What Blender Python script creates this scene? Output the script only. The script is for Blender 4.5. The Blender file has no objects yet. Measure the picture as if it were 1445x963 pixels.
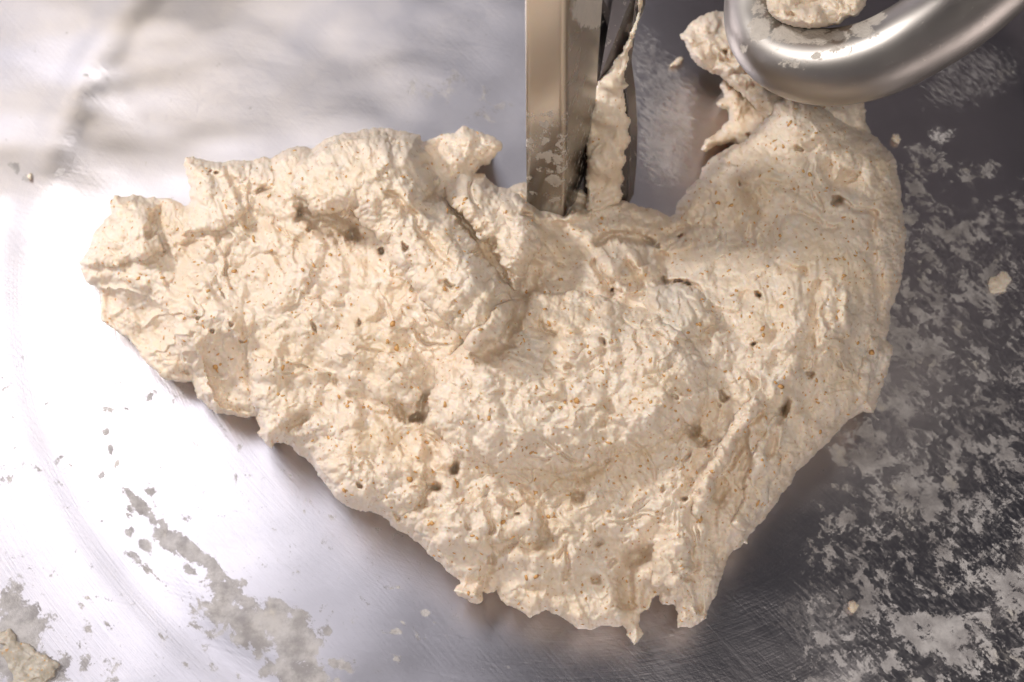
import bpy, math, random
import numpy as np

random.seed(3)
rng = np.random.RandomState(11)
S = bpy.context.scene
COL = S.collection
rad = math.radians

# ------------------------------------------------------------------ camera
TILT = rad(22.0)
FPX = 2007.0                       # focal length in photo pixels (50 mm on a 36 mm sensor)
CAM = np.array([0.0, -0.95 * math.sin(TILT), 0.05 + 0.95 * math.cos(TILT)])
cd = bpy.data.cameras.new('camera')
cam = bpy.data.objects.new('camera', cd)
COL.objects.link(cam)
cam.location = CAM
cam.rotation_euler = (TILT, 0, 0)
cd.lens = 50.0
cd.sensor_width = 36.0
cd.clip_start = 0.01
cd.clip_end = 60
cd.dof.use_dof = True
cd.dof.focus_distance = 0.885
cd.dof.aperture_fstop = 6.3
S.camera = cam

# ------------------------------------------------------------------ light
w = bpy.data.worlds.new('World')
S.world = w
w.use_nodes = True
bg = w.node_tree.nodes['Background']
bg.inputs['Color'].default_value = (0.93, 0.90, 1.0, 1)
bg.inputs['Strength'].default_value = 0.05


def area(name, loc, target, sx, sy, power, color):
    l = bpy.data.lights.new(name, 'AREA')
    l.shape = 'RECTANGLE'
    l.size, l.size_y = sx, sy
    l.energy = power
    l.color = color
    o = bpy.data.objects.new(name, l)
    COL.objects.link(o)
    o.location = loc
    from mathutils import Vector
    o.rotation_euler = (Vector(target) - Vector(loc)).to_track_quat('-Z', 'Y').to_euler()
    return o


area('window_light', (-0.66, 0.38, 1.65), (0.0, 0.10, 0.05), 0.80, 0.75, 4.5, (0.95, 0.94, 1.0))
area('window_light', (-0.36, 1.25, 1.65), (0.0, 0.20, 0.05), 0.95, 0.65, 1.9, (0.94, 0.94, 1.0))  # second panel added to lighten the upper steel; no second window known
area('side_light', (-1.22, 0.52, 1.22), (0.02, 0.05, 0.05), 0.20, 0.20, 18.5, (1.0, 0.955, 0.91))
area('front_fill', (0.25, -0.95, 1.95), (0.0, 0.05, 0.05), 0.6, 0.5, 17.5, (1.0, 0.92, 0.83))  # fill lamp added behind the camera to brighten the dough
area('ceiling_tube', (-0.87, 1.65, 2.3), (-0.2, 0.2, 0.0), 0.08, 0.9, 2.2, (1.0, 0.83, 0.55))

S.view_settings.view_transform = 'Standard'
S.view_settings.look = 'None'
S.view_settings.exposure = 0.0
S.view_settings.gamma = 1.0
S.view_settings.use_curve_mapping = False
S.render.engine = 'CYCLES'
S.cycles.use_denoising = True
S.cycles.max_bounces = 8
S.cycles.diffuse_bounces = 4
S.cycles.glossy_bounces = 4
S.cycles.caustics_reflective = True
S.cycles.blur_glossy = 1.0
S.cycles.sample_clamp_indirect = 4.0


# ------------------------------------------------------------------ helpers
def P(px, py, z):
    """world point at height z that the camera sees at photo pixel (px, py); arrays allowed"""
    px = np.asarray(px, float); py = np.asarray(py, float); z = np.asarray(z, float)
    dx = (px - 722.5) / FPX
    dy = -(py - 481.5) / FPX
    d1 = dy * math.cos(TILT) + math.sin(TILT)
    d2 = dy * math.sin(TILT) - math.cos(TILT)
    t = (z - CAM[2]) / d2
    return np.stack([CAM[0] + dx * t, CAM[1] + d1 * t, z + 0 * t], -1)


def unproject(v):
    q = v - CAM
    y = q[..., 1] * math.cos(TILT) + q[..., 2] * math.sin(TILT)
    z = q[..., 1] * math.sin(TILT) - q[..., 2] * math.cos(TILT)
    return 722.5 + FPX * q[..., 0] / z, 481.5 - FPX * y / z


_perm = rng.permutation(4096)
_ga = rng.rand(4096) * 2 * np.pi
_gx, _gy = np.cos(_ga), np.sin(_ga)


def perlin(x, y, seed=0):
    xi = np.floor(x).astype(np.int64); yi = np.floor(y).astype(np.int64)
    xf = x - xi; yf = y - yi
    u = xf * xf * xf * (xf * (xf * 6 - 15) + 10)
    v = yf * yf * yf * (yf * (yf * 6 - 15) + 10)

    def g(ix, iy, fx, fy):
        h = _perm[(_perm[(ix + seed * 57) & 4095] + iy * 7 + seed * 131) & 4095]
        return _gx[h] * fx + _gy[h] * fy
    a = g(xi, yi, xf, yf); b = g(xi + 1, yi, xf - 1, yf)
    c = g(xi, yi + 1, xf, yf - 1); d = g(xi + 1, yi + 1, xf - 1, yf - 1)
    return ((a * (1 - u) + b * u) * (1 - v) + (c * (1 - u) + d * u) * v) * 1.5


def fbm(x, y, lam, octs=4, gain=0.5, seed=0):
    s = 0; a = 1.0; n = 0
    for k in range(octs):
        s = s + a * perlin(x / lam * 2 ** k + 13.7 * k, y / lam * 2 ** k + 7.1 * k, seed + k)
        n += a; a *= gain
    return s / n


def billow(x, y, lam, octs=3, gain=0.5, seed=0):
    """rounded lumps with sharp creases between them, about -1..1"""
    s = 0; a = 1.0; n = 0
    for k in range(octs):
        s = s + a * (np.sqrt(perlin(x / lam * 2 ** k + 3.3 * k, y / lam * 2 ** k + 9.1 * k, seed + k) ** 2 + 0.012) * 2.6 - 0.85)
        n += a; a *= gain
    return s / n


def nodules(x, y, lam, seed=0, lo=0.40, hi=0.95):
    """a field of crowded rounded grains of uneven size, 0..1"""
    gx = x / lam; gy = y / lam
    ix = np.floor(gx).astype(np.int64); iy = np.floor(gy).astype(np.int64)
    out = np.zeros(x.shape)
    for dx in (-1, 0, 1):
        for dy in (-1, 0, 1):
            cx = ix + dx; cy = iy + dy
            h = _perm[(_perm[(cx + seed * 71) & 4095] + cy * 13 + seed * 37) & 4095]
            h2 = _perm[(h + 977) & 4095]; h3 = _perm[(h2 + 311) & 4095]; h4 = _perm[(h3 + 53) & 4095]
            ox = cx + h / 4096.0; oy = cy + h2 / 4096.0
            r = lo + (hi - lo) * (h3 / 4096.0) ** 1.5
            a = h4 / 4096.0 * np.pi; e = 0.65 + 0.35 * (h / 4096.0)
            u = (gx - ox) * np.cos(a) + (gy - oy) * np.sin(a); v = (-(gx - ox) * np.sin(a) + (gy - oy) * np.cos(a)) / e
            out = np.maximum(out, r / hi * np.sqrt(np.clip(1 - (u * u + v * v) / (r * r), 0, None)))
    return out


def blur(a, s):
    p = int(3 * s) + 2
    b = np.pad(a, p, mode='edge')
    fy = np.fft.fftfreq(b.shape[0])[:, None]; fx = np.fft.rfftfreq(b.shape[1])[None]
    k = np.exp(-2 * (np.pi * s) ** 2 * (fx * fx + fy * fy))
    return np.fft.irfft2(np.fft.rfft2(b) * k, s=b.shape)[p:-p, p:-p]


def smooth(e0, e1, x):
    t = np.clip((x - e0) / (e1 - e0), 0, 1)
    return t * t * (3 - 2 * t)


def poly_sdf(pts, X, Y):
    """signed distance, positive inside"""
    pts = np.asarray(pts, float)
    d2 = np.full(X.shape, 1e12)
    ins = np.zeros(X.shape, bool)
    n = len(pts)
    for i in range(n):
        ax, ay = pts[i]; bx, by = pts[(i + 1) % n]
        ex, ey = bx - ax, by - ay
        L = ex * ex + ey * ey + 1e-9
        t = np.clip(((X - ax) * ex + (Y - ay) * ey) / L, 0, 1)
        d2 = np.minimum(d2, (X - ax - t * ex) ** 2 + (Y - ay - t * ey) ** 2)
        if ay != by:
            c = ((ay <= Y) != (by <= Y)) & (X < (Y - ay) * ex / (ey if ey else 1e-9) + ax)
            ins ^= c
    d = np.sqrt(d2)
    return np.where(ins, d, -d)


def line_dist(pts, X, Y):
    d2 = np.full(X.shape, 1e12)
    for (ax, ay), (bx, by) in zip(pts[:-1], pts[1:]):
        ex, ey = bx - ax, by - ay
        L = ex * ex + ey * ey + 1e-9
        t = np.clip(((X - ax) * ex + (Y - ay) * ey) / L, 0, 1)
        d2 = np.minimum(d2, (X - ax - t * ex) ** 2 + (Y - ay - t * ey) ** 2)
    return np.sqrt(d2)


def mesh_obj(name, verts, faces, mat, parent=None, smooth_shade=True, attrs=None):
    """faces: (n,4) / (n,3) int array, or list of tuples"""
    me = bpy.data.meshes.new(name)
    verts = np.asarray(verts, np.float32)
    if isinstance(faces, np.ndarray):
        nf, k = faces.shape
        me.vertices.add(len(verts))
        me.vertices.foreach_set('co', verts.ravel())
        me.loops.add(nf * k)
        me.loops.foreach_set('vertex_index', faces.astype(np.int32).ravel())
        me.polygons.add(nf)
        me.polygons.foreach_set('loop_start', np.arange(0, nf * k, k, dtype=np.int32))
        me.update(calc_edges=True)
        me.validate()
    else:
        me.from_pydata([tuple(v) for v in verts], [], faces)
    if smooth_shade:
        me.polygons.foreach_set('use_smooth', np.ones(len(me.polygons), bool))
    for k, v in (attrs or {}).items():
        a = me.attributes.new(k, 'FLOAT', 'POINT')
        a.data.foreach_set('value', np.asarray(v, np.float32).ravel())
    me.materials.append(mat)
    me.update()
    o = bpy.data.objects.new(name, me)
    COL.objects.link(o)
    o.parent = parent
    return o


def tag(o, label, cat, group=None, kind=None):
    o['label'] = label
    o['category'] = cat
    if group: o['group'] = group
    if kind: o['kind'] = kind
    return o


# ------------------------------------------------------------------ materials
class NT:
    def __init__(s, name):
        s.m = bpy.data.materials.new(name)
        s.m.use_nodes = True
        s.t = s.m.node_tree
        s.b = s.t.nodes['Principled BSDF']
        s.out = s.t.nodes['Material Output']

    def n(s, typ, ins=None, **kw):
        x = s.t.nodes.new(typ)
        for k, v in kw.items(): setattr(x, k, v)
        for k, v in (ins or {}).items(): s.set(x, k, v)
        return x

    def set(s, x, k, v):
        if isinstance(v, bpy.types.NodeSocket): s.t.links.new(v, x.inputs[k])
        else: x.inputs[k].default_value = v

    def math(s, op, a, b=0.0, c=None, clamp=False):
        x = s.n('ShaderNodeMath', operation=op, use_clamp=clamp)
        s.set(x, 0, a); s.set(x, 1, b)
        if c is not None: s.set(x, 2, c)
        return x.outputs[0]

    def noise(s, vec, scale, detail=4, rough=0.5, dist=0.0):
        return s.n('ShaderNodeTexNoise', {'Vector': vec, 'Scale': scale, 'Detail': detail, 'Roughness': rough, 'Distortion': dist}).outputs['Fac']

    def ramp(s, fac, lo, hi):
        x = s.n('ShaderNodeMapRange', {'Value': fac, 'From Min': lo, 'From Max': hi}, interpolation_type='SMOOTHSTEP')
        return x.outputs[0]

    def mix(s, fac, a, b):
        x = s.n('ShaderNodeMix', data_type='RGBA')
        s.set(x, 0, fac); s.set(x, 6, a); s.set(x, 7, b)
        return x.outputs[2]

    def mapping(s, vec, scale=(1, 1, 1), rot=(0, 0, 0)):
        return s.n('ShaderNodeMapping', {'Vector': vec, 'Scale': scale, 'Rotation': rot}).outputs[0]

    def attr(s, name):
        return s.n('ShaderNodeAttribute', attribute_name=name).outputs['Fac']

    def bump(s, h, dist, strength=1.0, normal=None):
        x = s.n('ShaderNodeBump', {'Height': h, 'Distance': dist, 'Strength': strength})
        if normal is not None: s.set(x, 'Normal', normal)
        return x.outputs[0]


def dough_material(name, base=(0.815, 0.70, 0.578), yellow=(0.785, 0.65, 0.495), pale=(0.83, 0.745, 0.65)):
    k = NT(name)
    pos = k.n('ShaderNodeTexCoord').outputs['Object']
    n1 = k.noise(pos, 22, 4, 0.6)
    n2 = k.noise(pos, 95, 4, 0.6, 0.6)
    c = k.mix(k.ramp(n1, 0.40, 0.68), (*base, 1), (*yellow, 1))
    c = k.mix(k.ramp(n2, 0.50, 0.72), c, (*pale, 1))
    # bran flecks buried just under the skin
    for sc, thr, colr, gate in ((250, 0.27, (0.52, 0.29, 0.11, 1), 0.74), (430, 0.32, (0.60, 0.40, 0.22, 1), 0.80), (140, 0.16, (0.58, 0.33, 0.12, 1), 0.60)):
        wv = k.n('ShaderNodeTexNoise', {'Vector': pos, 'Scale': sc * 1.3, 'Detail': 2.0})
        wp = k.n('ShaderNodeMix', data_type='VECTOR')
        k.set(wp, 0, 0.0035 * 190 / sc); k.set(wp, 4, pos); k.set(wp, 5, wv.outputs['Color'])
        vo = k.n('ShaderNodeTexVoronoi', {'Vector': wp.outputs[1], 'Scale': sc})
        d = vo.outputs['Distance']
        sel = k.n('ShaderNodeSeparateColor', {'Color': vo.outputs['Color']})
        on = k.math('GREATER_THAN', sel.outputs[0], gate)
        m = k.math('MULTIPLY', k.math('SUBTRACT', 1.0, k.ramp(d, thr * 0.55, thr)), on)
        m = k.math('MULTIPLY', m, k.math('MULTIPLY', sel.outputs[1], 1.15, clamp=True))
        c = k.mix(m, c, colr)
    dry = k.attr('dry')
    c = k.mix(k.math('MULTIPLY', dry, 0.6), c, (0.74, 0.69, 0.63, 1))
    k.set(k.b, 'Base Color', c)
    r = k.math('ADD', 0.22, k.math('MULTIPLY', k.noise(pos, 160, 3), 0.28))
    r = k.math('ADD', r, k.math('MULTIPLY', dry, 0.35), clamp=True)
    k.set(k.b, 'Roughness', r)
    k.b.inputs['Specular IOR Level'].default_value = 0.42
    k.b.subsurface_method = 'RANDOM_WALK'
    k.b.inputs['Subsurface Weight'].default_value = 0.45
    k.b.inputs['Subsurface Radius'].default_value = (1.0, 0.6, 0.32)
    k.b.inputs['Subsurface Scale'].default_value = 0.005
    h = k.math('ADD', k.math('MULTIPLY', k.noise(pos, 420, 4, 0.6), 0.7), k.math('MULTIPLY', k.noise(pos, 1100, 3, 0.6), 0.35))
    k.set(k.b, 'Normal', k.bump(h, 0.0008, 0.6))
    return k.m


M_DOUGH = dough_material('dough')


def film_colors(k, pos):
    c = k.mix(k.ramp(k.noise(pos, 60, 6, 0.65), 0.34, 0.66), (0.30, 0.28, 0.28, 1), (0.55, 0.525, 0.52, 1))
    return k.mix(k.ramp(k.noise(pos, 34, 4, 0.6), 0.58, 0.72), c, (0.58, 0.54, 0.49, 1))


def bowl_material():
    k = NT('bowl_steel')
    pos = k.n('ShaderNodeTexCoord').outputs['Object']
    cov = k.attr('film'); thin = k.attr('thin'); brush = k.attr('brush')
    sx = k.n('ShaderNodeSeparateXYZ', {'Vector': pos})
    # polar coordinates about the bowl axis
    rr = k.math('SQRT', k.math('ADD', k.math('MULTIPLY', sx.outputs[0], sx.outputs[0]), k.math('MULTIPLY', sx.outputs[1], sx.outputs[1])))
    th = k.math('ARCTAN2', sx.outputs[1], sx.outputs[0])
    pol = k.n('ShaderNodeCombineXYZ', {'X': rr, 'Y': k.math('MULTIPLY', th, 0.3), 'Z': sx.outputs[2]}).outputs[0]
    # scratches: round the axis, straight swipes, and a second set of swipes
    s1 = k.noise(k.mapping(pol, (900, 16, 1)), 1.0, 5, 0.65)
    s2 = k.noise(k.mapping(k.mapping(pos, rot=(0, 0, rad(48))), (14, 620, 1)), 1.0, 5, 0.65)
    s3 = k.noise(k.mapping(k.mapping(pos, rot=(0, 0, rad(15))), (22, 500, 1)), 1.0, 4, 0.6)
    # film of dried dough
    f1 = k.noise(pos, 74, 10, 0.72, 0.4)
    f2 = k.noise(k.mapping(k.mapping(pos, rot=(0, 0, rad(48))), (60, 240, 60)), 1.0, 7, 0.65, 0.3)
    f = k.math('ADD', k.math('MULTIPLY', f1, 0.72), k.math('MULTIPLY', f2, 0.28))
    f = k.math('MULTIPLY_ADD', f, 1.55, -0.275)
    fine = k.noise(pos, 520, 5, 0.7)
    f = k.math('ADD', f, k.math('MULTIPLY', k.math('SUBTRACT', fine, 0.5), 0.30))
    f = k.math('ADD', f, k.math('MULTIPLY', k.math('SUBTRACT', cov, 0.5), 0.62))
    mask = k.math('MULTIPLY', k.ramp(f, 0.465, 0.545), k.math('MULTIPLY_ADD', k.noise(pos, 46, 6, 0.7), 0.5, 0.70), clamp=True)
    f3 = k.noise(k.mapping(k.mapping(pos, rot=(0, 0, rad(48))), (150, 420, 150)), 1.0, 8, 0.7, 0.4)
    hz = k.ramp(k.math('ADD', f3, k.math('MULTIPLY', k.math('SUBTRACT', thin, 0.5), 0.8)), 0.44, 0.64)
    mask2 = k.math('MULTIPLY', hz, 0.42)
    # steel
    st = k.n('ShaderNodeBsdfAnisotropic', distribution='BECKMANN')
    sc = k.math('ADD', k.math('MULTIPLY', s1, 0.5), k.math('MULTIPLY', s2, 0.5))
    k.set(st, 'Color', k.mix(k.noise(pos, 9, 4, 0.6), (0.585, 0.555, 0.585, 1), (0.68, 0.65, 0.68, 1)))
    k.set(st, 'Roughness', k.math('ADD', 0.20, k.math('ADD', k.math('MULTIPLY', sc, 0.16), k.math('MULTIPLY', k.noise(pos, 7, 3), 0.10))))
    wav = k.noise(k.mapping(pos, (1, 1.5, 1)), 6.5, 2, 0.4)
    nb = k.bump(wav, 0.02, k.math('MULTIPLY', brush, 0.5))
    nb = k.bump(sc, 0.00018, 0.8, nb)
    nb = k.bump(s3, 0.00009, 0.6, nb)
    k.set(st, 'Normal', nb)
    fl = k.n('ShaderNodeBsdfPrincipled', {'Base Color': film_colors(k, pos), 'Roughness': 0.62})
    k.set(fl, 'Normal', k.bump(k.math('ADD', f, k.math('MULTIPLY', k.noise(pos, 500, 4), 0.15)), 0.0016, 0.6))
    ms = k.n('ShaderNodeMixShader')
    mm = k.math('MAXIMUM', k.math('MULTIPLY', mask, 0.985), mask2)
    k.set(ms, 0, mm); k.t.links.new(st.outputs[0], ms.inputs[1]); k.t.links.new(fl.outputs[0], ms.inputs[2])
    k.t.links.new(ms.outputs[0], k.out.inputs[0])
    return k.m


def tool_material(name, rough=0.22, scale=(240, 240, 20), base=(0.62, 0.585, 0.55)):
    """polished tool steel with dough film where the 'film' attribute says so"""
    k = NT(name)
    pos = k.n('ShaderNodeTexCoord').outputs['Object']
    cov = k.attr('film'); shade_wear = k.attr('shade_wear')
    s1 = k.noise(k.mapping(pos, scale), 1.0, 4, 0.6)
    k.set(k.b, 'Base Color', k.mix(shade_wear, k.mix(k.noise(pos, 30, 4), (*base, 1), tuple(x * 1.12 for x in base) + (1,)), (0.17, 0.155, 0.14, 1)))
    k.b.inputs['Metallic'].default_value = 1.0
    k.set(k.b, 'Roughness', k.math('ADD', rough, k.math('MULTIPLY', k.noise(pos, 45, 4, 0.6), 0.12)))
    k.set(k.b, 'Normal', k.bump(s1, 0.00008, 0.5))
    f1 = k.noise(pos, 120, 8, 0.66, 0.4)
    f2 = k.noise(k.mapping(pos, (420, 420, 110)), 1.0, 6, 0.66, 0.3)
    f = k.math('ADD', k.math('MULTIPLY', f1, 0.6), k.math('MULTIPLY', f2, 0.4))
    f = k.math('MULTIPLY_ADD', f, 1.5, -0.25)
    f = k.math('ADD', f, k.math('MULTIPLY', k.math('SUBTRACT', k.noise(pos, 700, 5, 0.7), 0.5), 0.30))
    f = k.math('ADD', f, k.math('MULTIPLY', k.math('SUBTRACT', cov, 0.5), 0.8))
    fl = k.n('ShaderNodeBsdfPrincipled', {'Base Color': k.mix(k.noise(pos, 90, 4), (0.58, 0.535, 0.49, 1), (0.76, 0.69, 0.61, 1)), 'Roughness': 0.5})
    k.set(fl, 'Normal', k.bump(f, 0.004, 0.8))
    ms = k.n('ShaderNodeMixShader')
    k.set(ms, 0, k.math('MULTIPLY', k.ramp(f, 0.44, 0.60), 0.93))
    k.t.links.new(k.b.outputs[0], ms.inputs[1]); k.t.links.new(fl.outputs[0], ms.inputs[2])
    k.t.links.new(ms.outputs[0], k.out.inputs[0])
    return k.m


def bran_material(name, c1, c2):
    k = NT(name)
    pos = k.n('ShaderNodeTexCoord').outputs['Object']
    k.set(k.b, 'Base Color', k.mix(k.noise(pos, 130, 3), (*c1, 1), (*c2, 1)))
    k.b.inputs['Roughness'].default_value = 0.5
    k.b.inputs['Subsurface Weight'].default_value = 0.15
    k.b.inputs['Subsurface Scale'].default_value = 0.001
    return k.m


# ------------------------------------------------------------------ the bowl
BC = np.array([0.0378, 0.1127])            # bowl axis, where the bar stands


def build_bowl():
    prof = []
    for r in np.arange(0.0, 0.3601, 0.0020): prof.append((r, 0.0))
    for a in np.linspace(0, 1, 18)[1:]:       # shallow rolled groove between floor and wall
        r = 0.360 + 0.050 * a
        prof.append((r, 0.0022 * a * a - 0.0011 * math.sin(math.pi * a) ** 2))
    R = 0.55
    r0, z0 = prof[-1]
    a0 = math.atan2(0.0022 * 2 / 0.050, 1)
    for a in np.linspace(a0, rad(50), 60)[1:]:
        prof.append((r0 + R * (math.sin(a) - math.sin(a0)), z0 + R * (math.cos(a0) - math.cos(a))))
    r1, z1 = prof[-1]
    for h in np.linspace(0, 0.10, 8)[1:]:
        prof.append((r1 + h * math.tan(rad(40)), z1 + h))
    r2, z2 = prof[-1]
    for a in np.linspace(0, math.pi, 7)[1:]:
        prof.append((r2 + 0.006 * (1 - math.cos(a)), z2 + 0.006 * math.sin(a)))
    n_in = len(prof)
    for r, z in ((r2 + 0.012, z1), (r1 - 0.01, 0.03), (r0, -0.012), (0.0, -0.012)): prof.append((r, z))
    prof = np.array(prof)
    nt = 1200
    th = np.arange(nt) * 2 * np.pi / nt
    prof[0, 0] = 1e-4; prof[-1, 0] = 1e-4
    Rr, Th = np.meshgrid(prof[:, 0], th, indexing='ij')
    Z = np.repeat(prof[:, 1][:, None], nt, 1)
    X = Rr * np.cos(Th); Y = Rr * np.sin(Th)
    # gentle dents from use
    dent = 0.00035 * fbm(X * 1000, Y * 1000, 85, 2, 0.4, 5) * smooth(0.02, 0.1, Rr)
    inner = (np.arange(len(prof)) < n_in)[:, None]
    Z = Z + np.where(inner, dent, 0)
    V = np.stack([X, Y, Z], -1)
    px, py = unproject(V + np.array([BC[0], BC[1], 0]))
    film = np.zeros(px.shape); thin = np.zeros(px.shape)

    def blob(x, y, rx, ry, ang, s):
        c, n = math.cos(rad(ang)), math.sin(rad(ang))
        u = ((px - x) * c + (py - y) * n) / rx
        v = (-(px - x) * n + (py - y) * c) / ry
        return (s + 0.10) * np.clip(1.45 - np.sqrt(u * u + v * v), 0, 1)
    # left: a few separate patches on the bright floor
    for b in ((150, 578, 11, 8, 20, .62), (14, 232, 7, 14, 10, .55), (22, 236, 6, 12, 0, .5), (42, 250, 7, 12, 70, .6), (82, 243, 8, 14, 60, .6),
              (186, 748, 7, 5, 20, .6), (196, 712, 34, 11, 52, .66), (216, 738, 12, 7, 60, .6), (156, 634, 6, 11, -10, .58), (142, 672, 6, 11, 40, .58), (128, 640, 5, 5, 0, .56),
              (250, 770, 42, 19, 36, .74), (285, 790, 22, 13, 30, .60), (212, 694, 12, 6, 20, .58), (200, 797, 30, 10, 44, .66), (218, 815, 14, 5, 45, .58),
              (182, 752, 11, 7, 30, .58), (340, 822, 22, 9, -15, .60), (300, 838, 26, 10, 25, .58), (285, 862, 22, 8, 30, .60), (330, 870, 66, 26, 22, .70),
              (300, 815, 14, 6, 30, .56), (385, 855, 46, 9, 14, .58), (420, 905, 56, 40, 60, .72), (390, 880, 50, 26, 30, .66), (345, 850, 40, 14, 20, .64), (425, 955, 60, 26, 20, .70), (330, 900, 50, 8, 34, .56),
              (285, 888, 28, 7, 30, .58), (370, 950, 9, 11, 0, .58), (365, 926, 10, 5, 0, .56), (445, 975, 60, 20, 20, .62),
              (128, 890, 24, 7, 30, .64), (160, 945, 26, 13, 55, .64), (230, 900, 18, 6, 20, .57), (108, 850, 14, 5, 40, .55), (262, 940, 12, 10, 60, .54),
              (22, 905, 48, 70, 20, .72), (14, 855, 22, 30, 0, .62), (60, 945, 40, 40, 30, .70), (105, 935, 45, 8, 8, .58),
              (170, 690, 12, 6, 50, .58), (300, 800, 34, 12, 38, .64), (320, 835, 40, 14, 30, .66), (275, 775, 20, 9, 40, .62), (355, 900, 46, 14, 32, .62), (400, 860, 40, 14, 20, .64), (180, 725, 14, 8, 60, .6), (205, 770, 18, 8, 50, .6), (232, 742, 14, 6, 50, .58), (268, 805, 16, 6, 30, .58), (310, 858, 30, 10, 30, .62), (455, 890, 22, 10, 20, .58), (480, 940, 30, 10, 20, .58), (150, 610, 5, 8, 20, .56), (165, 655, 5, 9, 30, .56), (602, 865, 12, 7, 10, .60), (560, 892, 14, 7, -5, .60), (570, 880, 10, 5, 30, .56), (616, 880, 9, 4, 30, .56),
              (430, 722, 5, 4, 0, .58), (212, 560, 4, 8, 30, .54), (192, 567, 4, 5, 0, .5), (243, 567, 4, 6, 0, .52), (470, 730, 8, 3, 10, .56), (408, 672, 4, 5, 30, .55),
              (12, 545, 4, 7, 0, .56), (20, 620, 6, 3, 0, .56), (5, 662, 4, 6, 0, .55), (95, 717, 9, 3, 0, .52), (64, 475, 4, 4, 0, .5), (70, 378, 4, 4, 0, .5), (205, 228, 3, 7, 0, .54),
              (350, 590, 5, 6, 0, .5), (235, 170, 7, 3, 0, .5), (610, 120, 60, 30, 0, .33), (690, 150, 40, 30, 0, .34), (650, 200, 60, 30, 0, .30), (120, 107, 9, 3, 0, .55), (252, 105, 5, 5, 0, .54)):
        film = np.maximum(film, blob(*b))
    lf = (px < 640) & (py > 500)
    film = np.where(lf, np.maximum(film, 0.25), film)
    film = np.maximum(film, 0.16)
    # right: crusted all over, thicker in bands
    right = smooth(1130, 1250, px + 0.22 * (py - 500)) * smooth(165, 330, py + 0.10 * (px - 1290))
    base = 0.44 + 0.10 * fbm(px, py, 170, 3, 0.5, 31)
    film = np.maximum(film, right * base)
    for b in ((x, y, a_, b_, c_, e_ - 0.08) for x, y, a_, b_, c_, e_ in ((1300, 505, 70, 40, -60, .56), (1220, 640, 70, 40, 20, .58), (1300, 700, 70, 50, 60, .60), (1330, 900, 110, 50, 15, .62), (1240, 850, 60, 40, 30, .50), (1400, 400, 40, 40, 0, .55),
              (1400, 640, 60, 40, 0, .53), (1250, 560, 40, 30, 0, .56), (1180, 790, 70, 40, 20, .46), (1420, 820, 60, 60, 40, .55), (1200, 880, 60, 50, 0, .42),
              (1290, 300, 40, 110, 0, .48), (1380, 245, 60, 20, -10, .46), (1230, 620, 40, 30, 20, .55), (1320, 220, 60, 60, 40, .42), (1340, 340, 60, 60, 0, .46))):
        film = np.maximum(film, blob(*b))
    thin = np.maximum(thin, 0.30 * smooth(1060, 1200, px) * smooth(560, 760, py))
    thin = np.maximum(thin, 0.45 * right)
    thin = np.maximum(thin, blob(940, 170, 60, 130, 0, .55))
    thin = np.maximum(thin, blob(905, 100, 40, 90, 10, .45))
    thin = np.maximum(thin, blob(1170, 870, 110, 80, 0, .45))
    thin = np.maximum(thin, blob(1370, 110, 110, 60, -20, .42))  # pale patch painted in for the sheen on the upper right steel
    thin = np.maximum(thin, blob(370, 890, 150, 80, 40, .30))
    thin = np.maximum(thin, 0.12)
    brush = 0.25 + 0.75 * smooth(430, 180, py) * smooth(800, 620, px)
    idx = np.arange(len(prof) * nt).reshape(len(prof), nt)
    a = idx[:-1]; b = idx[1:]
    faces = np.stack([a, b, np.roll(b, -1, 1), np.roll(a, -1, 1)], -1).reshape(-1, 4)
    V = V.reshape(-1, 3)
    o = mesh_obj('mixer_bowl', V, faces, bowl_material(), attrs={'film': film, 'thin': thin, 'brush': brush})
    o.location = (BC[0], BC[1], 0)
    tag(o, 'wide stainless steel mixing bowl streaked with dried dough film', 'mixing bowl')
    return o, prof[:n_in]


bowl, BOWL_PROFILE = build_bowl()


# ------------------------------------------------------------------ dough
def heights(ctrl, X, Y, sig):
    num = 0; den = 0
    for x, y, h in ctrl:
        wgt = 1.0 / (((X - x) ** 2 + (Y - y) ** 2) / sig ** 2 + 0.12) ** 2
        num = num + wgt * h; den = den + wgt
    return num / den


def lic(noise, ang, L):
    H, W = noise.shape
    acc = noise.copy(); n = 1.0
    vx, vy = np.cos(ang), np.sin(ang)
    for sgn in (1, -1):
        x, y = np.meshgrid(np.arange(W, dtype=float), np.arange(H, dtype=float))
        for k in range(L):
            xi = np.clip(x + .5, 0, W - 1).astype(np.int32); yi = np.clip(y + .5, 0, H - 1).astype(np.int32)
            x = x + sgn * vx[yi, xi] * 1.6; y = y + sgn * vy[yi, xi] * 1.6
            xi = np.clip(x + .5, 0, W - 1).astype(np.int32); yi = np.clip(y + .5, 0, H - 1).astype(np.int32)
            wgt = 0.5 + 0.5 * math.cos(math.pi * k / L)
            acc += wgt * noise[yi, xi]; n += wgt
    acc /= n
    return (acc - acc.mean()) / acc.std()


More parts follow.
